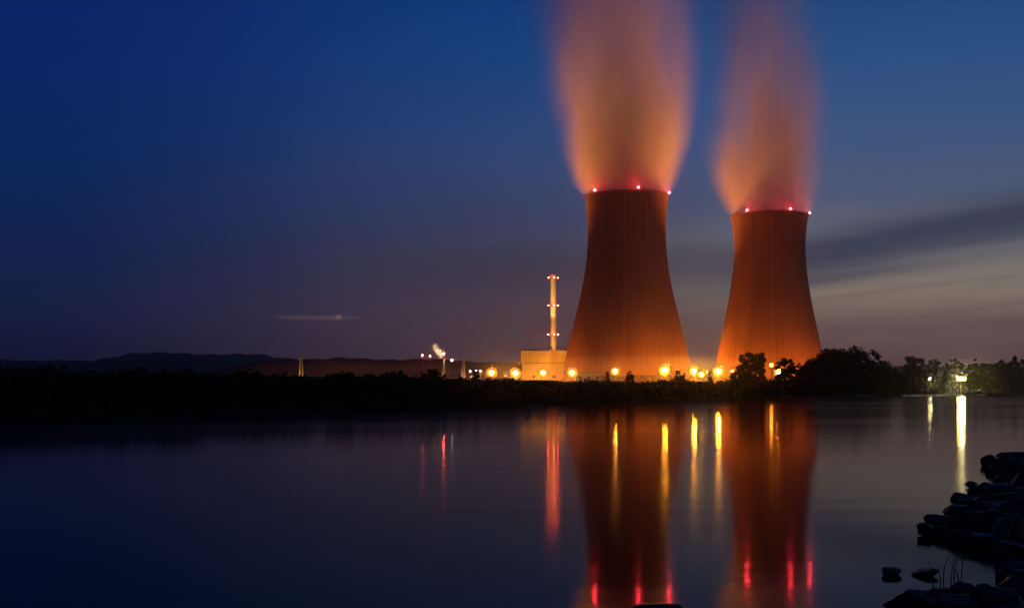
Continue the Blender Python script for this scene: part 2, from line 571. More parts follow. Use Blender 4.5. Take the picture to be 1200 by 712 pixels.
# ------------------------------------------------------------------ cooling towers
def tower(x_px, d, hw, top_row, foot_row, ground_z, lights, label, lab_lights):
    """hw: (photo row, half width in px) of the shell outline"""
    k = d / F
    cx = (x_px - 600) * k
    root = empty('cooling_tower', (cx, d, ground_z), label, 'cooling tower', 'the two cooling towers')
    rows = np.array([r for r, _ in hw], float)
    hws = np.array([h for _, h in hw], float)
    ztop = EYE + (HORIZON - top_row) * k - ground_z
    zfoot = 9.0
    # smooth the outline with a cubic fit
    def z_of(row):
        return EYE + (HORIZON - row) * k - ground_z
    zs_k = np.array([z_of(r) for r in rows])
    rs_k = hws * k * 0.998
    order = np.argsort(zs_k)
    co = np.polyfit(zs_k[order], rs_k[order], 4)
    NZ = 56
    prof = []
    for i in range(NZ + 1):
        z = zfoot + (ztop - zfoot) * i / NZ
        prof.append((float(np.polyval(co, z)), z))
    rt = prof[-1][0]
    N = 160
    outer = MB()
    inner = [(r - (1.0 - 0.6 * min(1, (z - zfoot) / 30)), z) for r, z in prof]
    # meridional wind ribs: every other column stands 9 cm proud
    vs, fs = [], []
    full = prof + [(prof[-1][0] - 0.35, prof[-1][1] + 0.02)] + inner[::-1]
    for j, (r, z) in enumerate(full):
        for i in range(N):
            q = 2 * math.pi * i / N
            rr = r + (0.06 if (i % 2 == 0 and j <= NZ) else 0)
            vs.append((rr * math.cos(q), rr * math.sin(q), z))
    L = len(full)
    for j in range(L):
        kk = (j + 1) % L
        for i in range(N):
            i2 = (i + 1) % N
            fs.append((j * N + i, j * N + i2, kk * N + i2, kk * N + i))
    MB().add(vs, fs).build('shell', M_TOWER, root)
    # rim: a stiffening ring with walkway and railing
    MB().lathe([(rt + 0.2, ztop - 0.9), (rt + 0.6, ztop - 0.5), (rt + 0.6, ztop + 0.25), (rt - 0.5, ztop + 0.25), (rt - 0.5, ztop + 0.08), (rt + 0.2, ztop + 0.08)], 128, close=True).build('rim', M_TOWER, root)
    rail = MB()
    for i in range(96):
        q = 2 * math.pi * i / 96
        q2 = 2 * math.pi * (i + 1) / 96
        p = Vector((math.cos(q), math.sin(q), 0)) * (rt + 0.5)
        p2 = Vector((math.cos(q2), math.sin(q2), 0)) * (rt + 0.5)
        rail.tube(p + Vector((0, 0, ztop + 0.2)), p + Vector((0, 0, ztop + 1.4)), 0.05, n=4)
        for h in (0.8, 1.4):
            rail.tube(p + Vector((0, 0, ztop + h)), p2 + Vector((0, 0, ztop + h)), 0.04, n=4)
    rail.build('railing', M_DARKMETAL, root)
    # raking columns that carry the shell over the air inlet
    leg = MB()
    rb = prof[0][0]
    for i in range(44):
        q = 2 * math.pi * i / 44
        for dq in (-1, 1):
            q2 = q + dq * math.pi / 44
            leg.tube((rb * math.cos(q2) * 1.0, rb * math.sin(q2) * 1.0, zfoot + 0.3), ((rb + 3.4) * math.cos(q), (rb + 3.4) * math.sin(q), 0.0), 0.5, 0.6, n=6)
    leg.build('colonnade', M_TOWER, root)
    MB().lathe([(rb + 2.0, -0.6), (rb + 6.0, -0.6), (rb + 6.0, 1.3), (rb + 5.4, 1.3), (rb + 5.4, 0.4), (rb + 2.0, 0.4)], 96, close=True).build('basin', M_QUAY, root)
    # red aviation warning lights
    for ang in lights:
        q = -math.pi / 2 + ang
        r = rt + 0.7
        lp = Vector((r * math.cos(q), r * math.sin(q), ztop + 1.35))
        h = MB().tube((0, 0, -1.2), (0, 0, -0.35), 0.16, n=6).box((0, 0, -0.45), (0.7, 0.7, 0.2)).build('warning_light', M_DARKMETAL, root, loc=lp)
        MB().ball((0, 0, 0.25), 0.72, sz=1.0).build('lens', E_RED, h, smooth=True)
    return root, cx, ground_z + ztop, rt


D1, D2 = 852.0, 947.0
hw1 = [(231, 48.3), (255, 46.6), (280, 45.8), (300, 46.4), (320, 48.6), (350, 55.6), (375, 61.8), (400, 67.6), (420, 71.5), (438, 74.3), (450, 76.0)]
hw2 = [(253, 44.4), (275, 42.2), (300, 41.2), (320, 42.2), (350, 47.2), (375, 52.2), (400, 57.2), (420, 60.4), (440, 63.2), (452, 65.0)]
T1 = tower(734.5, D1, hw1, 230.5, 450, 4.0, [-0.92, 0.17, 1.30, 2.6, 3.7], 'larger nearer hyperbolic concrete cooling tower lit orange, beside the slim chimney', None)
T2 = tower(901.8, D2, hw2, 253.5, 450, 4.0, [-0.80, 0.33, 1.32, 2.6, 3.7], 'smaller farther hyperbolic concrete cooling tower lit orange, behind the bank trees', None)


# ------------------------------------------------------------------ steam plumes
def plume(name, ax, d, z0, prof, label, dens, fade, seed, skew):
    """prof: (height over the lip, centre offset x, radius); density falls off softly towards the radius"""
    H = prof[-1][0]
    hs = np.array([p[0] for p in prof], float)
    cs = np.array([p[1] for p in prof], float)
    rs = np.array([p[2] for p in prof], float)
    vs, fs, N = [], [], 28
    zz = np.linspace(0, H, 26)
    for z in zz:
        c = np.interp(z, hs, cs)
        r = np.interp(z, hs, rs) * (1.02 if z < 12 else 1.38)
        if z < 12:
            r = np.interp(z, hs, rs) * (0.93 + 0.40 * z / 12)
        for i in range(N):
            q = 2 * math.pi * i / N
            vs.append((c + r * math.cos(q), r * math.sin(q), z))
    for j in range(len(zz) - 1):
        for i in range(N):
            i2 = (i + 1) % N
            fs.append((j * N + i, j * N + i2, (j + 1) * N + i2, (j + 1) * N + i))
    fs.append(tuple(range(N))[::-1])
    fs.append(tuple((len(zz) - 1) * N + i for i in range(N)))
    m, t = material(name)
    tc = t.n('ShaderNodeTexCoord').outputs['Object']
    s = t.n('ShaderNodeSeparateXYZ')
    t.put(s.inputs[0], tc)
    x, y, z = s.outputs
    zn = t.m('DIVIDE', z, H)
    CM, RM = 80.0, 120.0
    cc = t.m('MULTIPLY', t.m('SUBTRACT', t.curve(zn, [(a / H, c / CM / 2 + 0.5) for a, c, _ in prof]), 0.5), 2 * CM)
    rr = t.m('MULTIPLY', t.curve(zn, [(a / H, r / RM) for a, _, r in prof]), RM)
    wob = t.noise(t.xyz(t.m('MULTIPLY', x, 0.022), t.m('MULTIPLY', y, 0.022), t.m('ADD', t.m('MULTIPLY', z, 0.006), seed)), 1.0, 3.0, 0.5)
    xo = t.m('SUBTRACT', x, cc)
    rad = t.m('SQRT', t.m('ADD', t.m('MULTIPLY', xo, xo), t.m('MULTIPLY', y, y)))
    tt = t.m('DIVIDE', rad, rr)
    tt = t.m('ADD', tt, t.m('MULTIPLY', t.m('SUBTRACT', wob, 0.5), t.m('MULTIPLY', t.smooth(zn, 0.0, 0.25), 1.0)))
    soft = t.smooth(zn, 0.0, 0.5, 0.56, 0.0)
    edge = t.n('ShaderNodeMapRange', interpolation_type='SMOOTHERSTEP')
    t.put(edge.inputs[0], tt)
    edge.inputs[1].default_value = 1.24
    t.put(edge.inputs[2], soft)
    edge.inputs[3].default_value = 0.0
    edge.inputs[4].default_value = 1.0
    fine = t.noise(t.xyz(t.m('MULTIPLY', x, 0.07), t.m('MULTIPLY', y, 0.07), t.m('ADD', t.m('MULTIPLY', z, 0.014), seed * 2)), 1.0, 3.0, 0.55)
    amount = t.smooth(fine, 0.30, 0.68, 0.45, 1.45)
    if skew:
        sk = t.smooth(t.m('DIVIDE', xo, rr), -0.7, 0.55, 1.0 - skew, 1.25)
        lowz = t.smooth(zn, 0.10, 0.30)
        amount = t.m('MULTIPLY', amount, t.m('ADD', t.m('MULTIPLY', sk, lowz), t.m('SUBTRACT', 1.0, lowz)))
    vert = t.curve(zn, fade)
    dd = t.m('MULTIPLY', t.m('MULTIPLY', edge.outputs[0], amount), t.m('MULTIPLY', vert, dens))
    pv = t.n('ShaderNodeVolumePrincipled')
    pv.inputs['Color'].default_value = (0.95, 0.90, 0.83, 1)
    pv.inputs['Anisotropy'].default_value = 0.1
    t.put(pv.inputs['Density'], dd)
    o = t.n('ShaderNodeOutputMaterial')
    t.t.links.new(pv.outputs[0], o.inputs['Volume'])
    m.cycles.volume_step_rate = 1.0
    ob = MB().add(vs, fs).build(name, m, loc=(ax, d, z0))
    return tag(ob, label, kind='stuff')


def prof_px(rows, d, x_axis, top_row):
    k = d / F
    return [((top_row - r) * k, (c - x_axis) * k, h * k) for r, c, h in rows]


P1 = prof_px([(231, 733.5, 48), (200, 731, 60), (150, 730, 76), (100, 727, 89), (50, 721, 98), (0, 714, 104), (-60, 704, 109), (-130, 692, 112)], D1, 734.5, 231)
P2 = prof_px([(253.5, 901.8, 44), (225, 897, 54), (200, 893, 61), (150, 886, 72), (100, 881, 81), (50, 876, 87), (0, 869, 92), (-60, 858, 97), (-130, 846, 100)], D2, 901.8, 253.5)
plume('steam_plume', T1[1], D1, T1[2] + 0.3, P1, 'wide orange-lit steam cloud rising from the larger tower', 0.078, [(0, 1.0), (0.15, 0.78), (0.35, 0.46), (0.6, 0.22), (0.85, 0.09), (1.0, 0.0)], 3.0, 0.0)
plume('steam_plume', T2[1], D2, T2[2] + 0.3, P2, 'thinner mauve and orange steam cloud rising from the smaller tower', 0.052, [(0, 1.0), (0.15, 0.72), (0.35, 0.40), (0.6, 0.16), (0.85, 0.06), (1.0, 0.0)], 11.0, 0.85)


# ------------------------------------------------------------------ lamps
def floodlight(loc, aim, power, label, color=(1.0, 0.25, 0.05), size=110, blend=0.6):
    """ground floodlight: yoke, housing, lens and its own beam"""
    root = empty('floodlight', loc, label, 'floodlight', 'floodlights aimed up at the towers')
    d = (Vector(aim) - Vector(loc)).normalized()
    q = d.to_track_quat('-Z', 'Y')
    head = Vector((0, 0, 1.6))
    MB().box((0, 0, 0.1), (1.2, 1.2, 0.3)).tube((0, 0, 0.2), (0, 0, 1.0), 0.12).tube((-0.7, 0, 1.0), (0.7, 0, 1.0), 0.07).tube((-0.7, 0, 1.0), (-0.7, 0, 1.7), 0.06).tube((0.7, 0, 1.0), (0.7, 0, 1.7), 0.06).build('stand', M_STEEL, root)
    h = MB().box((0, 0, 0.25), (1.2, 0.9, 0.5), 0.7).build('lamp_head', M_HOUSING, root, loc=head)
    h.rotation_mode = 'QUATERNION'
    h.rotation_quaternion = q
    MB().box((0, 0, -0.03), (1.05, 0.78, 0.05)).build('lens', E_SODIUM_DIM, h)
    ld = bpy.data.lights.new('flood_beam', 'SPOT')
    ld.energy = power
    ld.color = color
    ld.spot_size = R(size)
    ld.spot_blend = blend
    ld.shadow_soft_size = 0.5
    lo = bpy.data.objects.new('flood_beam', ld)
    col.objects.link(lo)
    lo.parent = h
    lo.location = (0, 0, -0.15)
    return root


def ring_floods(cx, cyy, specs, zt, names):
    for (deg, dist, pw, aimz), lab in zip(specs, names):
        q = R(deg)
        x, y = cx + dist * math.sin(q), cyy - dist * math.cos(q)
        aim = Vector((cx + 12 * math.sin(q), cyy - 12 * math.cos(q), aimz))
        floodlight((x, y, 4.0), aim, pw, lab)


K = 1000.0
WASH = (1.0, 0.215, 0.015)
STEAM = (1.0, 0.30, 0.060)


def wash(T, d, specs):
    for deg, dist, pw, lab in specs:
        q = R(deg)
        x, y = T[1] + dist * math.sin(q), d - dist * math.cos(q)
        floodlight((x, y, 4.0), (T[1] + 25 * math.sin(q), d - 25 * math.cos(q), 28), pw * (1.1 if T is T1 else 1.4), lab, WASH if T is T1 else (1.0, 0.24, 0.016), 130, 0.8)


def steam_light(T, d, specs):  # unseen spots added to brighten the steam, not the tower fronts
    for deg, dist, pw, aim, lab in specs:
        q = R(deg)
        x, y = T[1] + dist * math.sin(q), d - dist * math.cos(q)
        floodlight((x, y, 4.0), (T[1] + aim[0], d, aim[1]), pw, lab, STEAM, aim[2], 1.0)


wash(T1, D1, [(-95, 76, 60 * K, 'wash light at the left flank of the larger tower, beside the chimney'),
              (-62, 76, 60 * K, 'wash light at the left front of the larger tower'),
              (-34, 76, 60 * K, 'wash light before the larger tower on its chimney side'),
              (-6, 76, 60 * K, 'wash light straight before the larger tower'),
              (22, 76, 66 * K, 'wash light before the larger tower, right of its middle'),
              (50, 76, 76 * K, 'wash light at the right front of the larger tower'),
              (80, 76, 110 * K, 'wash light at the right flank of the larger tower, in the gap')])
wash(T2, D2, [(-84, 74, 300 * K, 'strong wash light at the left flank of the smaller tower, in the gap'),
              (-50, 76, 90 * K, 'wash light at the left front of the smaller tower'),
              (-18, 76, 66 * K, 'wash light before the smaller tower, left of its middle'),
              (14, 76, 70 * K, 'wash light before the smaller tower, behind the square-topped tree'),
              (46, 76, 66 * K, 'wash light before the smaller tower, behind the biggest tree')])
steam_light(T1, D1, [(-130, 190, 4500 * K, (-20, 188, 34), 'unseen steam light far left of the larger tower'),
                     (105, 148, 4600 * K, (26, 190, 36), 'unseen steam light behind the gap aimed at the larger steam cloud'),
                     (180, 170, 1500 * K, (0, 185, 38), 'unseen steam light behind the larger tower')])
steam_light(T2, D2, [(-122, 160, 4000 * K, (-22, 176, 34), 'unseen steam light in the gap aimed at the smaller steam cloud'),
                     (100, 170, 1100 * K, (26, 200, 36), 'unseen steam light far right of the smaller tower'),
                     (150, 170, 1300 * K, (14, 195, 40), 'unseen steam light behind the smaller tower')])
floodlight((29.0, 899.0, 34.0), (32, 931, 74), 260 * K, 'added roof floodlight aimed at the top of the chimney', (1.0, 0.50, 0.13), 30, 0.6)  # both roof spots are added to brighten the stack
floodlight((34.5, 897.0, 34.0), (32, 931, 45), 60 * K, 'added roof floodlight aimed at the foot of the chimney', (1.0, 0.48, 0.12), 100, 0.8)
floodlight((14.0, 848.0, 4.0), (20, 888, 16), 78 * K, 'added floodlight before the left half of the concrete building', (1.0, 0.38, 0.028), 130, 0.8)  # this pair is added to brighten the building front
floodlight((36.0, 850.0, 4.0), (32, 888, 16), 70 * K, 'added floodlight before the right half of the concrete building', (1.0, 0.38, 0.028), 130, 0.8)
for px, lab in ((350, 'added light brightening the ridge behind the lone mast'), (415, 'added light brightening the ridge, second from the left'), (480, 'added light brightening the ridge, third from the left'), (545, 'added light brightening the ridge behind the vapour puff')):
    floodlight(((px - 600) / F * 950, 950.0, 4.3), ((px - 600) / F * 1180, 1180, 18), 950 * K, lab, (1.0, 0.30, 0.12), 70, 0.9)  # unseen spots added to give the ridge its brown glow



def lamp(px, py, d, lens, glow, color, label, r=1.0, kind='lamp', group='orange lamps along the plant'):
    """lamp mast: tapered post, cross arm and a cluster head with its glowing lens"""
    p = at(px, py, d)
    g = 3.9 if d < 1000 else 5
    root = empty('lamp_mast', (p.x, p.y, g), label, 'lamp mast', group)
    h = p.z - g
    MB().box((0, 0, 0.15), (0.9, 0.9, 0.5)).tube((0, 0, 0.2), (0, 0, h - r * 0.6), 0.20, 0.12).build('post', M_POST, root)
    hd = MB().tube((0, 0.1, h - r * 0.7), (0, 0.1, h + r * 1.15), 0.16).box((0, 0.12 + r * 0.5, h + r * 1.0), (r * 2.2, r * 1.2, 0.22), 0.7).box((0, r * 0.95 + 0.25, h), (r * 2.1, 0.22, r * 2.0)).build('lamp_head', M_HOUSING, root)
    MB().ball((0, 0, h), r * 0.92, 12, 8).build('lens', lens, hd, smooth=True)
    if r > 1.05:                              # wide dark dish added behind the lens to show a halo
        dish, N, RR = [], 32, [0.15, 0.6, 1.0, 1.5, 2.0, 2.5]
        for rr_ in RR:
            for i in range(N):
                q = 2 * math.pi * i / N
                wv = 1.0 + (0.07 * math.sin(4 * q + px) if rr_ > 2 else 0)
                dish.append((math.cos(q) * r * rr_ * wv, 0.55 * r + 0.03 - 0.05 * r * rr_ ** 2, h + math.sin(q) * r * rr_ * wv))
        n1_ = len(dish)
        dish += [(a_, b_ + 0.12, c_) for a_, b_, c_ in dish]
        fs_ = []
        K_ = len(RR)
        for j in range(K_ - 1):
            for i in range(N):
                a_, b_ = j * N + i, j * N + (i + 1) % N
                fs_.append((a_, b_, b_ + N, a_ + N))
                fs_.append((n1_ + a_, n1_ + a_ + N, n1_ + b_ + N, n1_ + b_))
        for i in range(N):
            a_, b_ = (K_ - 1) * N + i, (K_ - 1) * N + (i + 1) % N
            fs_.append((a_, b_, n1_ + b_, n1_ + a_))
        fs_.append(tuple(range(N))[::-1])
        MB().add(dish, fs_).build('halo_dish', M_HALO_DISH, hd, smooth=True)
    if glow:
        ld = bpy.data.lights.new('lamp_glow', 'POINT')
        ld.energy = glow
        ld.color = color
        ld.shadow_soft_size = 0.5
        lo = bpy.data.objects.new('lamp_glow', ld)
        lo.location = (0, -r - 0.8, h)
        col.objects.link(lo)
        lo.parent = root
    return root


OR = (1.0, 0.40, 0.08)
lamp(576, 436.5, 700, E_SODIUM, 9 * K, OR, 'leftmost bright orange lamp of the row, above the dark bank', 1.4)
lamp(604, 437, 720, E_SODIUM, 12 * K, OR, 'orange lamp at the left foot of the pale concrete building', 1.5)
lamp(636.5, 436.5, 740, E_SODIUM, 12 * K, OR, 'orange lamp in front of the pale concrete building', 1.3)
lamp(670.5, 436.5, 720, E_SODIUM, 12 * K, OR, 'orange lamp between the concrete building and the larger tower', 1.4)
lamp(721, 434.5, 740, E_SODIUM, 9 * K, OR, 'orange lamp in front of the larger tower, near its middle', 1.3)
lamp(779, 433.5, 740, E_SODIUM_HOT, 12 * K, OR, 'brightest orange lamp in front of the right half of the larger tower', 1.7)
lamp(813.5, 434.5, 760, E_SODIUM_HOT, 14 * K, OR, 'bright yellow lamp in the gap between the towers, beside the larger one', 1.5)
lamp(822, 438.5, 745, E_FLOOD, 6 * K, OR, 'low yellow lamp in the middle of the gap between the towers', 1.4)
lamp(827, 436, 790, E_SODIUM, 0, OR, 'small orange lamp right of the low yellow one between the towers', 0.9)
lamp(842, 434.5, 800, E_SODIUM_HOT, 14 * K, OR, 'bright yellow lamp at the left foot of the smaller tower', 1.7)
lamp(858, 435, 640, E_SODIUM_DIM, 0, OR, 'small orange lamp beside the square-topped bank tree', 0.9)
lamp(912.5, 435.5, 620, E_SODIUM, 3 * K, OR, 'orange lamp shining between the two bank trees', 1.3)
lamp(904, 427.5, 700, E_SODIUM_DIM, 0, OR, 'small pale lamp glimpsed above the lamp between the bank trees', 1.0)
for q, (px, py, d, r) in enumerate([(918, 444, 560, 0.35), (925, 447.5, 540, 0.6)]):
    lamp(px, py, d, E_WHITE, 0, OR, ['tiny pale lamp low beneath the lamp between the bank trees', 'low pinkish lamp at the foot of the right bank tree'][q], r, group='small dim lamps')
for q, (px, py, d, r, e) in enumerate([(529.5, 421.8, 760, 0.8, E_WHITE), (551, 434.8, 720, 0.6, E_WHITE), (558, 434.2, 740, 0.5, E_WHITE), (563, 434.6, 700, 0.5, E_WHITE)]):
    lamp(px, py, d, e, 0, OR, ['small pale lamp high beside the lit vapour puff', 'pale lamp left of the low shed', 'faint pale lamp in front of the low shed', 'faint pale lamp right of the low shed'][q], r, group='small dim lamps')


E_RED3 = emitter('mast_warning_lens', (1.0, 0.10, 0.06), 170)


def lattice_mast(px, top, d, wdt, label, lit=None, red=0.25):
    """tapering square lattice mast with cross bracing"""
    p = at(px, top, d)
    root = empty('lattice_mast', (p.x, p.y, 3.9), label, 'mast', 'lattice masts')
    h = p.z - 3.9
    mb = MB()
    nseg = 9
    def corner(i, s_):
        k = wdt * (1 - 0.55 * s_)
        return Vector(((-k, k, k, -k)[i], (-k, -k, k, k)[i], h * s_))
    for i in range(4):
        for j in range(nseg):
            a, b_ = j / nseg, (j + 1) / nseg
            mb.tube(corner(i, a), corner(i, b_), 0.11, n=5)
            mb.tube(corner(i, a), corner((i + 1) % 4, b_), 0.07, n=4)
            mb.tube(corner(i, b_), corner((i + 1) % 4, b_), 0.06, n=4)
    mb.build('lattice', M_POST, root)
    MB().box((0, 0, h + 0.1), (wdt * 1.3, wdt * 1.3, 0.2)).tube((0, 0, h), (0, 0, h + 2.0), 0.07).build('top_platform', M_STEEL, root)
    if red:
        wl = MB().tube((0, 0, h + 1.9), (0, 0, h + 2.2), 0.2).build('warning_light', M_DARKMETAL, root)
        MB().ball((0, 0, h + 2.5), red, 8, 6).build('lens', E_RED3, wl, smooth=True)
    if lit:
        for s_ in (-1, 1):
            sp = MB().tube((s_ * 3.0, -3, 0), (s_ * 3.0, -3, 0.8), 0.1).box((s_ * 3.0, -3, 0.9), (0.6, 0.6, 0.3)).build('uplighter', M_HOUSING, root)
            ld = bpy.data.lights.new('mast_beam', 'SPOT')
            ld.energy = lit
            ld.color = (1.0, 0.42, 0.10)
            ld.spot_size = R(40)
            ld.spot_blend = 0.5
            lo = bpy.data.objects.new('mast_beam', ld)
            lo.location = (s_ * 3.0, -3, 1.2)
            lo.rotation_euler = (Vector((0, 0, h * 0.6)) - lo.location).to_track_quat('-Z', 'Y').to_euler()
            col.objects.link(lo)
            lo.parent = sp
    return root


lattice_mast(353, 412, 640, 1.1, 'lit lattice mast standing alone far left over the dark bank', 14 * K, red=0)
lattice_mast(543, 415, 700, 1.0, 'lit lattice mast right of the vapour puff', 30 * K, red=0)
lattice_mast(520, 419, 720, 0.8, 'lattice mast just under the vapour puff', 20 * K, red=0.5)
lattice_mast(495, 421, 700, 0.5, 'thin dark lattice mast left of the vapour puff', None, red=0.4)
lattice_mast(504, 422, 705, 0.5, 'thin dark lattice mast just left of the vapour puff', None, red=0.4)
lattice_mast(576, 421, 730, 0.6, 'thin lattice mast above the leftmost bright orange lamp', 20 * K, red=0)


# ------------------------------------------------------------------ chimney, reactor building, sheds
def chimney():
    d = 931.0
    k = d / F
    x = (648.2 - 600) * k
    root = empty('chimney_stack', (x, d, 4.0), 'slim tall vent stack lit golden, with platforms and red lights', 'chimney')
    def z(row):
        return EYE + (HORIZON - row) * k - 4.0
    ht = z(322)
    MB().lathe([(0.001, 0), (2.9, 0), (2.25, ht * 0.5), (1.95, ht - 1.0), (2.2, ht - 0.9), (2.2, ht), (1.5, ht), (1.5, ht - 6), (0.001, ht - 6)], 28).build('shaft', principled('stack_paint', (0.62, 0.54, 0.38), 0.7, var=0.08, scale=0.25), root, smooth=False)
    for row, r in ((326.5, 2.1), (359, 2.2), (393, 2.35)):
        zz = z(row)
        p = MB().lathe([(r, zz - 0.25), (r + 1.25, zz - 0.05), (r + 1.25, zz + 0.12), (r, zz + 0.12)], 28, close=True).build('platform', M_STEEL, root)
        rl = MB()
        for i in range(16):
            q, q2 = 2 * math.pi * i / 16, 2 * math.pi * (i + 1) / 16
            a = Vector(((r + 1.2) * math.cos(q), (r + 1.2) * math.sin(q), zz))
            b_ = Vector(((r + 1.2) * math.cos(q2), (r + 1.2) * math.sin(q2), zz))
            rl.tube(a, a + Vector((0, 0, 1.3)), 0.05, n=4)
            rl.tube(a + Vector((0, 0, 1.3)), b_ + Vector((0, 0, 1.3)), 0.05, n=4)
            rl.tube(a + Vector((0, 0, 0.7)), b_ + Vector((0, 0, 0.7)), 0.04, n=4)
        rl.build('railing', M_STEEL, p)
        for i in range(4):
            q = R(-90 + 8 + 90 * i)
            lp = Vector(((r + 1.5) * math.cos(q), (r + 1.5) * math.sin(q), zz + 0.7))
            wl = MB().tube((-0.9 * math.cos(q), -0.9 * math.sin(q), -0.6), (0, 0, -0.2), 0.1, n=6).build('warning_light', M_DARKMETAL, p, loc=lp)
            MB().ball((0, 0, 0.1), 0.34, 8, 6).build('lens', E_RED2, wl, smooth=True)
    lad = MB()
    for s_ in (-0.25, 0.25):
        lad.tube((s_ + 0.9, -3.0, 2), (s_ + 0.7, -2.35, ht - 1), 0.05, n=4)
    for i in range(80):
        f = i / 80
        yy = -3.0 + 0.65 * f
        lad.tube((0.6, yy, 2 + (ht - 4) * f), (1.15, yy, 2 + (ht - 4) * f), 0.03, n=4)
    lad.build('ladder', M_DARKMETAL, root)
    return root, x, d, ht


E_RED2 = emitter('stack_warning_lens', (1.0, 0.07, 0.035), 200)
CH = chimney()


def reactor_building():
    d = 905.0
    k = d / F
    root = empty('reactor_building', ((638.5 - 600) * k, d, 4.0), 'pale concrete building in two tiers lit orange, under the chimney', 'building')
    def z(row):
        return EYE + (HORIZON - row) * k - 4.0
    z0, z1, z2 = 0.0, z(425.6), z(412.2)
    wl, wu, dep = 54 * k, 58.5 * k, 34.0
    MB().box((0, 0, (z0 + z1 - 0.5) / 2), (wl, dep, z1 - 0.5 - z0)).build('lower_wall', M_BLOCK, root)
    MB().box((0, 0, z1 - 0.25), (wl - 1.6, dep - 1.6, 0.5)).build('shadow_joint', M_DARKMETAL, root)
    MB().box((0, 0, (z1 + z2) / 2), (wu - 1.0, dep + 1.6, z2 - z1)).build('upper_wall', M_BLOCK, root)
    MB().box((0, 0, z2 + 0.25), (wu, dep + 2.6, 0.5)).build('roof_edge', M_QUAY, root)
    MB().box((-wu * 0.28, 2, z2 + 1.05), (wu * 0.42, 16, 1.1)).build('roof_hut', M_SHEDROOF, root)
    for i in range(5):
        MB().lathe([(0.001, 0), (0.5, 0), (0.5, 1.5), (0.8, 1.5), (0.8, 1.9), (0.001, 2.1)], 12).build('roof_vent', M_STEEL, root, loc=(wu * (0.05 + 0.09 * i), -6 + 3 * (i % 2), z2 + 0.5))
    for i in range(7):
        xx = -wl / 2 + wl * (i + 0.5) / 7
        MB().box((xx, -dep / 2 - 0.12, (z1 - 0.5) / 2), (0.7, 0.24, z1 - 0.6)).build('buttress', M_BLOCK, root)
    dr = MB().box((0, 0, 2.4), (4.4, 0.16, 4.8)).build('door', M_DARKMETAL, root, loc=(-wl * 0.07, -dep / 2 - 0.09, 0))
    MB().box((1.7, -0.14, 2.2), (0.12, 0.12, 0.8)).build('handle', M_STEEL, dr)
    for i in range(4):
        fr = MB().box((0, 0, 0), (2.6, 0.14, 1.6)).build('window', M_DARKMETAL, root, loc=(-wl / 2 + wl * (i + 1) / 7 * 1.5 + 1.0, -dep / 2 - 0.08, 9.0))
        MB().box((0, -0.09, 0), (2.3, 0.05, 1.3)).build('pane', principled('dark_glass', (0.02, 0.02, 0.025), 0.1), fr)
    return root


reactor_building()


def shed(px0, px1, top, d, label, lit=None, dep=14.0, gable=True):
    k = d / F
    x0, x1 = (px0 - 600) * k, (px1 - 600) * k
    root = empty('plant_shed', ((x0 + x1) / 2, d, 3.9), label, 'shed', 'low plant buildings')
    h = EYE + (HORIZON - top) * k - 3.9
    wd = x1 - x0
    hw_ = h * (0.85 if gable else 0.96)
    MB().box((0, 0, hw_ / 2), (wd, dep, hw_)).build('wall', M_SHED, root)
    if gable:
        vs = [(-wd / 2 - .3, -dep / 2 - .4, hw_), (wd / 2 + .3, -dep / 2 - .4, hw_), (wd / 2 + .3, dep / 2 + .4, hw_), (-wd / 2 - .3, dep / 2 + .4, hw_), (-wd / 2 - .3, 0, h), (wd / 2 + .3, 0, h)]
        MB().add(vs, [(0, 1, 5, 4), (2, 3, 4, 5), (0, 4, 3), (1, 2, 5), (3, 2, 1, 0)]).build('roof', M_SHEDROOF, root)
    else:
        MB().box((0, 0, hw_ + (h - hw_) / 2), (wd + .5, dep + .5, h - hw_)).build('roof', M_SHEDROOF, root)
    n = max(2, int(wd / 5))
    for i in range(n):
        f = MB().box((0, 0, 0), (1.9, 0.14, 1.3)).build('window', M_DARKMETAL, root, loc=(-wd / 2 + wd * (i + .5) / n, -dep / 2 - 0.08, hw_ * 0.74))
        MB().box((0, -0.09, 0), (1.6, 0.05, 1.0)).build('pane', E_PINK if lit and i % 2 == 0 else M_DARKMETAL, f)
    return root


shed(590, 600, 434, 780, 'low shed with pinkish lit windows left of the concrete building', True, gable=False)
shed(548, 566, 433.5, 800, 'long low shed left of the first bright orange lamp', True)
shed(528, 541, 431.0, 860, 'low shed under the vapour puff')
shed(674, 704, 437.0, 790, 'flat roofed pump house before the larger tower', gable=False)
shed(806, 836, 437.0, 880, 'low workshop in the gap between the towers', gable=False)


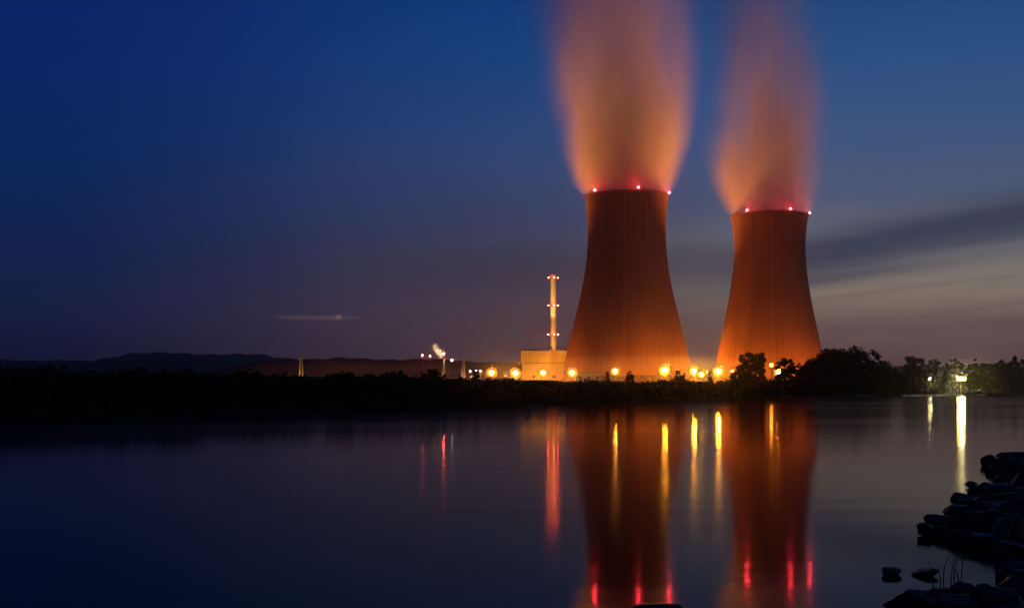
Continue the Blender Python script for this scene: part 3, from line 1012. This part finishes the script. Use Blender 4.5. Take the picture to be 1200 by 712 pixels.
# lit puff of vapour leaving a small vent pipe
def vapour():
    d = 770.0
    p = at(520.5, 421, d)
    root = empty('vent_pipe', (p.x, p.y, 3.9), 'slender vent pipe under the bright vapour puff', 'vent pipe')
    h = p.z - 3.9
    MB().lathe([(0.001, 0), (0.8, 0), (0.5, 1.2), (0.42, h), (0.55, h), (0.55, h + 0.5), (0.3, h + 0.5), (0.3, h - 1), (0.001, h - 1)], 14).build('pipe', M_POST, root)
    m, t = material('lit_vapour')
    tc = t.n('ShaderNodeTexCoord').outputs['Object']
    s = t.n('ShaderNodeSeparateXYZ')
    t.put(s.inputs[0], tc)
    f = t.noise(tc, 0.38, 4.0, 0.6)
    ln = t.n('ShaderNodeVectorMath', operation='LENGTH')
    t.put(ln.inputs[0], tc)
    e = t.smooth(t.m('ADD', t.m('DIVIDE', ln.outputs['Value'], 5.0), t.m('MULTIPLY', t.m('SUBTRACT', f, 0.5), 2.4)), 1.0, 0.45)
    pv = t.n('ShaderNodeVolumePrincipled')
    pv.inputs['Color'].default_value = (0.97, 0.97, 0.97, 1)
    t.put(pv.inputs['Density'], t.m('MULTIPLY', e, 0.22))
    o = t.n('ShaderNodeOutputMaterial')
    t.t.links.new(pv.outputs[0], o.inputs['Volume'])
    q = at(514, 411.5, d)
    ob = MB().ball((0, 0, 0), 6.0, 20, 14).build('vapour_puff', m, loc=q)
    ob.scale = (0.48, 0.6, 1.2)
    ob.rotation_euler = (0, R(-38), 0)
    tag(ob, 'bright cream vapour puff drifting off the vent pipe', kind='stuff')
    b_ = floodlight((p.x + 4, p.y - 22, 3.9), (q.x, q.y, q.z), 420 * K, 'floodlight below the vapour puff', (1.0, 0.62, 0.30), 34, 0.7)
    return root


vapour()


# ------------------------------------------------------------------ vegetation
def leaf_cloud(clusters, n, size, squash=0.8):
    """clusters: (x, y, z, radius). n leaf-sized faces spread in the clusters' volume, denser near their skin"""
    cl = np.array(clusters, float)
    wgt = cl[:, 3] ** 2
    idx = rng.choice(len(cl), n, p=wgt / wgt.sum())
    dv = rng.normal(size=(n, 3))
    dv /= np.linalg.norm(dv, axis=1)[:, None]
    rad = rng.random(n) ** 0.45
    c = cl[idx, :3] + dv * (rad * cl[idx, 3])[:, None] * np.array([1, 1, squash])
    c += rng.normal(size=(n, 3)) * (cl[idx, 3] * 0.07)[:, None]
    a = rng.normal(size=(n, 3))
    a /= np.linalg.norm(a, axis=1)[:, None]
    b2 = rng.normal(size=(n, 3))
    b2 -= (b2 * a).sum(1)[:, None] * a
    b2 /= np.linalg.norm(b2, axis=1)[:, None]
    s_ = size * rng.uniform(0.6, 1.4, n)[:, None]
    v = np.stack([c - a * s_, c - b2 * s_ * 0.55, c + a * s_, c + b2 * s_ * 0.55], 1).reshape(-1, 3)
    f = np.arange(4 * n).reshape(-1, 4)
    return v, f


def tree(px, top, d, wpx, label, shape='round', group='trees on the far bank', leaf=0.34, n=5200, base=None):
    k = d / F
    p = at(px, HORIZON, d)
    g = 2.6 if base is None else base
    root = empty('bank_tree', (p.x, d, g), label, 'tree', group)
    h = EYE + (HORIZON - top) * k - g
    hwid = wpx * k / 2
    tr = MB()
    lean = random.uniform(-0.04, 0.04) * h
    pts = [Vector((0, 0, -0.4)), Vector((lean * 0.4, 0, h * 0.22)), Vector((lean, 0.1, h * 0.45)), Vector((lean * 1.2, 0, h * 0.72))]
    r0 = max(0.12, h * 0.028)
    tr.path(pts, [r0, r0 * 0.8, r0 * 0.6, r0 * 0.3], 8)
    cl = []
    nc = {'round': 60, 'square': 75, 'wide': 110}.get(shape, 60)
    for i in range(nc):
        for _ in range(30):
            u, v_, y_ = random.uniform(-1, 1), random.uniform(0, 1), random.uniform(-1, 1)
            if shape == 'square':
                ok = abs(u) < 0.85 and abs(y_) < 0.85 and v_ > 0.12
            else:
                ok = (u * u + y_ * y_) < max(0.08, 1 - max(0, (v_ - 0.42) / 0.58) ** 2) and (abs(u) < 0.55 + v_ * 1.2)
            if ok:
                break
        rr = hwid * random.uniform(0.12, 0.27) * (0.75 if shape == 'wide' else 1.0)
        if shape == 'round' and v_ > 0.6:
            rr *= 0.85
        zc = h * 0.14 + (h * 0.86 - rr) * v_
        cl.append((u * (hwid - rr * 0.7), y_ * (hwid - rr * 0.7), zc, rr))
    for c in cl[:14]:
        q = Vector(c[:3])
        a = pts[1].lerp(pts[3], min(1, max(0, (q.z / h - 0.25) / 0.6)))
        tr.path([a, a.lerp(q, 0.55) + Vector((0, 0, 0.04 * h)), q], [r0 * 0.38, r0 * 0.24, r0 * 0.1], 6)
    tr.build('trunk', M_BARK, root)
    v, f = leaf_cloud(cl, n, leaf)
    ob = bpy.data.objects.new('crown', np_mesh('crown', v, f, M_LEAF))
    col.objects.link(ob)
    ob.parent = root
    return root


tree(881, 411.5, 350, 38, 'square-topped dark tree in front of the smaller tower', 'square', n=7000, leaf=0.30)
tree(867, 424.0, 330, 16, 'narrow bush-like tree at the left side of the square-topped tree', n=2600, leaf=0.25)
tree(921, 415.0, 365, 30, 'ragged dark tree with a lamp shining through its left side', n=3600, leaf=0.30)
tree(940, 421.0, 375, 26, 'smaller dark tree between the ragged tree and the big round one', n=4200, leaf=0.30)
tree(993, 401.5, 430, 104, 'biggest broad round dark tree right of the smaller tower', 'wide', n=22000, leaf=0.45)
tree(955, 419.0, 420, 40, 'round dark tree at the left flank of the biggest tree', n=6500, leaf=0.4)
tree(1030, 419.0, 440, 40, 'round dark tree at the right flank of the biggest tree', n=6500, leaf=0.4)
tree(1071, 411.5, 560, 34, 'tall dark tree behind the thin pale lamp post', n=7500, leaf=0.45)
tree(1057, 424.0, 540, 24, 'low dark tree between the biggest tree and the tall one', n=4500, leaf=0.4)
tree(1094, 418.5, 600, 26, 'dark tree right above the thin pale lamp post', n=5000, leaf=0.45)
tree(1118, 416.5, 640, 34, 'dark tree behind the white floodlight', n=6500, leaf=0.5)
tree(1146, 418.0, 640, 34, 'dark tree just right of the white floodlight', n=6500, leaf=0.5)
tree(1170, 420.0, 640, 30, 'dark tree third from the right edge of the view', n=6000, leaf=0.5)
tree(1190, 415.0, 650, 28, 'dark tree with the highest crown at the right edge', n=6500, leaf=0.5)
tree(1212, 418.0, 650, 34, 'dark tree cut by the right edge of the view', n=6000, leaf=0.5)
tree(1246, 414.0, 660, 40, 'dark tree beyond the right edge, behind the river bend', n=5000, leaf=0.55)
# small bumps on the bank in front of the lights
for px, top, d, wp, lab in [(738, 431.5, 210, 13, 'small round bush before the larger tower'), (712, 435.0, 205, 8, 'tiny bush left of the lamp before the larger tower'),
                            (796, 429.5, 240, 16, 'small round bush under the right foot of the larger tower'), (857, 428.5, 290, 11, 'small bush between two lamps left of the square-topped tree'),
                            (832, 434.0, 280, 8, 'tiny bush in the gap between the towers'), (505, 430.0, 160, 24, 'low bush on the bank below the vapour puff'),
                            (558, 434.0, 170, 12, 'low bush on the bank before the long shed'), (463, 430.5, 155, 30, 'wide low bush on the bank left of the vapour puff'),
                            (290, 427.5, 140, 34, 'wide low bush on the bank left of the lone mast'), (160, 424.5, 132, 44, 'wide low bush on the bank under the hill'),
                            (60, 423.5, 126, 60, 'wide low bush at the far left of the bank')]:
    tree(px, top, d, wp, lab, n=2400 if wp < 20 else 5000, leaf=0.16, group='bushes on the far bank', base=1.2)

# the bank's undergrowth: one dark mass of scrub and reeds
TOPS = [(-900, 424), (-300, 424), (0, 425), (120, 427), (300, 430.5), (420, 432), (520, 434), (560, 437.5), (600, 440.5), (700, 442), (800, 443), (860, 441), (950, 438), (1050, 440), (1100, 437), (1300, 436)]
tp = np.array([a for a, _ in TOPS], float)
tv = np.array([b_ for _, b_ in TOPS], float)
cl = []
px = -700.0
while px < 1290:
    d0 = shore_d(px)
    wm_ = 3.2 * F / (d0 + 10) * 0.30
    for row in range(4):
        d = d0 + 2.0 + row * 4.5 + random.uniform(-1, 1)
        ground = float(np.interp(d - d0, [0, 1.5, 4, 9, 18, 40], [0, 0.35, 1.1, 2.0, 2.9, 3.6]))
        zt = EYE + (HORIZON - float(np.interp(px, tp, tv))) / F * d
        zt *= random.uniform(0.80, 1.02) * (1.0 + 0.07 * math.sin(px * 0.05) * math.sin(px * 0.017 + 1))
        lo_ = max(0.15, ground - 0.6)
        if zt - lo_ < 0.4:
            continue
        x = (px + random.uniform(-3, 3) - 600) / F * d
        nz = max(1, int((zt - lo_) / 1.3))
        for j in range(nz):
            r = min(1.1, (zt - lo_) * 0.5)
            cl.append((x + random.uniform(-.5, .5), d + random.uniform(-.6, .6), lo_ + (zt - lo_ - r) * (j + 0.7) / nz, r * random.uniform(0.85, 1.15)))
        if 250 > d0 and row >= 2 and random.random() < 0.9:
            pass
    px += wm_ * (1.0 if d0 < 260 else 1.4)
cl = np.array(cl)
print('undergrowth clusters', len(cl))
v, f = leaf_cloud(cl, min(330000, len(cl) * 95), 0.26, 0.85)
ug = bpy.data.objects.new('bank_undergrowth', np_mesh('bank_undergrowth', v, f, M_LEAF))
col.objects.link(ug)
tag(ug, 'dark scrub and reeds along the far bank', 'undergrowth', kind='stuff')


# ------------------------------------------------------------------ lights and wall at the river bend on the right
def quay():
    pts = []
    for px in range(1058, 1158, 6):
        d = shore_d(px) - 3.5
        pts.append(Vector(((px - 600) / F * d, d, 0)))
    vs, fs = [], []
    for p in pts:
        vs += [(p.x, p.y, -0.8), (p.x, p.y, 0.6), (p.x, p.y + 1.6, 0.65), (p.x, p.y + 1.6, -0.8)]
    for i in range(len(pts) - 1):
        for j in range(4):
            a, b_ = i * 4 + j, i * 4 + (j + 1) % 4
            fs.append((a, a + 4, b_ + 4, b_))
    fs += [(0, 1, 2, 3), tuple(len(vs) - 4 + j for j in (3, 2, 1, 0))]
    c = pts[len(pts) // 2]
    vs = [(x - c.x, y - c.y, z) for x, y, z in vs]
    ob = MB().add(vs, fs).build('quay_wall', M_QUAY, loc=(c.x, c.y, 0))
    tag(ob, 'low pale concrete quay wall lit by the white floodlight', 'quay wall')


quay()


def shore_flood():
    d = 532.0
    p = at(1126, 443.5, d)
    root = empty('shore_floodlight', (p.x, d, 0.3), 'big yellow-white floodlight on a mast at the river bend', 'floodlight')
    h = p.z - 0.3
    MB().box((0, 0, 0.2), (1.2, 1.2, 0.5)).tube((0, 0, 0), (0, 0, h + 0.9), 0.2, 0.12).build('post', M_STEEL, root)
    for x in (-1.25, 0, 1.25):
        hd = MB().box((0, 0.65, 0), (1.2, 0.3, 1.9)).box((0, 0.2, 0.88), (1.3, 1.3, 0.12)).box((-0.62, 0.15, 0), (0.06, 1.2, 1.8)).box((0.62, 0.15, 0), (0.06, 1.2, 1.8)).box((0, 0.95, 0), (0.5, 0.4, 0.5)).build('lamp_head', M_HOUSING, root, loc=(x, -0.4, h))
        MB().ball((0, 0, 0), 0.55, 12, 8, 1.15).build('lens', E_SHORE, hd, smooth=True)
    MB().tube((-1.9, 0, h), (1.9, 0, h), 0.08).build('cross_arm', M_STEEL, root)
    ld = bpy.data.lights.new('flood_glow', 'SPOT')
    ld.spot_size = R(150)
    ld.spot_blend = 0.6
    ld.energy = 16 * K
    ld.color = (1.0, 0.88, 0.45)
    ld.shadow_soft_size = 0.4
    lo = bpy.data.objects.new('flood_glow', ld)
    lo.location = (0, -1.4, h)
    lo.rotation_euler = (R(-50), 0, 0)
    col.objects.link(lo)
    lo.parent = root


E_SHORE = emitter('shore_flood_lens', (1.0, 0.64, 0.09), 260)
shore_flood()


def tall_post():
    d = 520.0
    p = at(1089.5, 443.5, d)
    root = empty('shore_lamp_post', (p.x, d, 0.3), 'thin pale lamp post at the water edge, lit along its shaft', 'lamp post')
    h = p.z - 0.3
    MB().box((0, 0, 0.2), (0.8, 0.8, 0.4)).tube((0, 0, 0), (0, 0, h + 0.5), 0.30, 0.22).build('post', principled('white_post_paint', (0.8, 0.79, 0.74), 0.5), root)
    hd = MB().box((0, 0, h + 0.75), (1.6, 1.6, 0.25), 0.6).box((0, 0.75, h), (1.6, 0.1, 1.5)).tube((0, 0, h + 0.3), (0, 0, h + 0.7), 0.3).build('lamp_head', M_HOUSING, root)
    MB().lathe([(0.001, h - 0.55), (0.42, h - 0.5), (0.6, h + 0.3), (0.001, h + 0.32)], 14).build('lens', E_POST, hd, smooth=True)
    ld = bpy.data.lights.new('post_glow', 'POINT')
    ld.energy = 1200
    ld.color = (1.0, 0.9, 0.55)
    ld.shadow_soft_size = 0.3
    lo = bpy.data.objects.new('post_glow', ld)
    lo.location = (0.3, -1.4, h - 0.9)
    col.objects.link(lo)
    lo.parent = root


E_POST = emitter('post_lens', (1.0, 0.76, 0.26), 120)
tall_post()


# ------------------------------------------------------------------ boulders of the near bank
def rock_mesh(seed):
    rnd = random.Random(seed)
    import bmesh
    bm = bmesh.new()
    bmesh.ops.create_icosphere(bm, subdivisions=4, radius=1.0)
    from mathutils import noise as mn
    off = Vector((rnd.uniform(-50, 50), rnd.uniform(-50, 50), rnd.uniform(-50, 50)))
    planes = []
    for _ in range(13):
        nn = Vector((rnd.gauss(0, 1), rnd.gauss(0, 1), rnd.gauss(0, 1))).normalized()
        planes.append((nn, rnd.uniform(0.42, 0.84)))
    for v_ in bm.verts:
        p = v_.co.copy()
        for nn, dd in planes:                      # chip facets off
            e = p.dot(nn) - dd
            if e > 0:
                p -= nn * e * 0.97
        p += p.normalized() * (0.10 * mn.noise(p * 1.6 + off) + 0.05 * mn.noise(p * 4.5 + off) + 0.02 * mn.noise(p * 12 + off))
        v_.co = p
    me = bpy.data.meshes.new('boulder')
    bm.to_mesh(me)
    bm.free()
    me.materials.append(M_ROCK)
    return me


ROCKS = [rock_mesh(i) for i in range(8)]


def rock(px, base, wpx, hpx, label, group='boulders of the near bank', lift=0.0, depth=None, name='boulder'):
    """stone whose foot stands in the water (or on the bank, lift metres up) at that distance"""
    d = (EYE - lift) * F / (base - HORIZON)
    k = d / F
    r_ = wpx * k / 2
    hh = hpx * k
    ob = bpy.data.objects.new(name, ROCKS[rock.i % 8])
    rock.i += 1
    sz = hh * 0.62
    ob.scale = (r_ / 0.82, (depth or r_ * 0.9) / 0.82, sz / 0.75)
    ob.location = ((px - 600) * k, d + (depth or r_ * 0.9) * 0.6, lift + hh - sz)
    ob.rotation_euler = (random.uniform(-.15, .15), random.uniform(-.15, .15), random.choice([0, math.pi]) + random.uniform(-.3, .3))
    col.objects.link(ob)
    return tag(ob, label, 'boulder', group)


rock.i = 0
IND = [(1045.5, 674, 22, 9, 'small lone stone in the water, left of the other small stone'),
       (1083.5, 674.5, 31, 7.5, 'small flat stone in the water near the main rocks'),
       (1131, 586, 30, 9, 'flat stone poking out above the main rock pile'),
       (1141, 571.5, 17, 7, 'small stone just above the flat one at the rock pile'),
       (1161, 546, 17, 11, 'small upright stone at the head of the rock spit'),
       (1127, 702, 40, 18, 'rounded stone at the lower edge beside the grass stems'),
       (1097, 703, 40, 13, 'low stone left of the rounded stone at the lower edge'),
       (1070, 712, 62, 16, 'wide low stone at the lower edge of the view'),
       (775, 716, 56, 7, 'lone low rock in the water at the lower edge, under the larger tower')]
for a in IND:
    rock(*a)
PILE = []
edge_pts = [(1176, 545, 26, 12), (1192, 542, 34, 14), (1170, 556, 30, 12), (1188, 558, 34, 16), (1210, 560, 40, 22), (1178, 566, 26, 10), (1156, 579, 34, 12), (1176, 582, 40, 16), (1200, 584, 44, 22),
            (1150, 592, 40, 12), (1170, 600, 46, 18), (1192, 604, 48, 22), (1122, 606, 40, 12), (1140, 608, 44, 16), (1160, 614, 50, 20), (1186, 620, 54, 24), (1096, 621, 40, 13), (1116, 622, 48, 20),
            (1144, 628, 56, 26), (1174, 634, 60, 28), (1204, 640, 60, 34), (1092, 628, 28, 14), (1112, 631, 40, 12), (1140, 636, 44, 14), (1170, 645, 50, 20), (1198, 660, 56, 26),
            (1206, 680, 44, 22), (1184, 700, 34, 12), (1172, 708, 40, 18), (1192, 712, 60, 34), (1160, 722, 50, 30), (1130, 722, 60, 22), (1215, 700, 60, 40), (1222, 620, 60, 44), (1222, 590, 60, 34)]
for (px, base, wp, hp) in edge_pts:
    rock(px, base, wp, hp, 'dark boulder in the rock pile on the right shore')
for i in range(70):                               # more of the same up the bank, to the right of the view
    px = random.uniform(1170, 1420)
    base = random.uniform(560, 760)
    rock(px, base, random.uniform(24, 56), random.uniform(16, 40), 'dark boulder in the rock pile on the right shore', lift=0.0)


# a few bent grass stems rising from between the stones
def stems(px, base, label, n, hgt):
    d = EYE * F / (base - HORIZON)
    k = d / F
    root = empty('grass_tuft', ((px - 600) * k, d, 0.0), label, 'grass tuft', 'grass tufts between the stones')
    for i in range(n):
        x, y = random.uniform(-.10, .10), random.uniform(-.1, .1)
        ln, bd = hgt * random.uniform(.6, 1.0), random.uniform(-.12, .16)
        pts = [Vector((x + bd * s_ ** 2, y + 0.3 * bd * s_, ln * s_)) for s_ in (0, .3, .6, .85, 1.0)]
        MB().path(pts, [.006, .005, .004, .003, .001], 5).build('blade', M_REED, root)
    return root


stems(1105, 684, 'thin grass stems standing in the water left of the rock pile', 3, 0.30)
stems(1122, 680, 'thin grass stems closest to the rock pile', 4, 0.34)
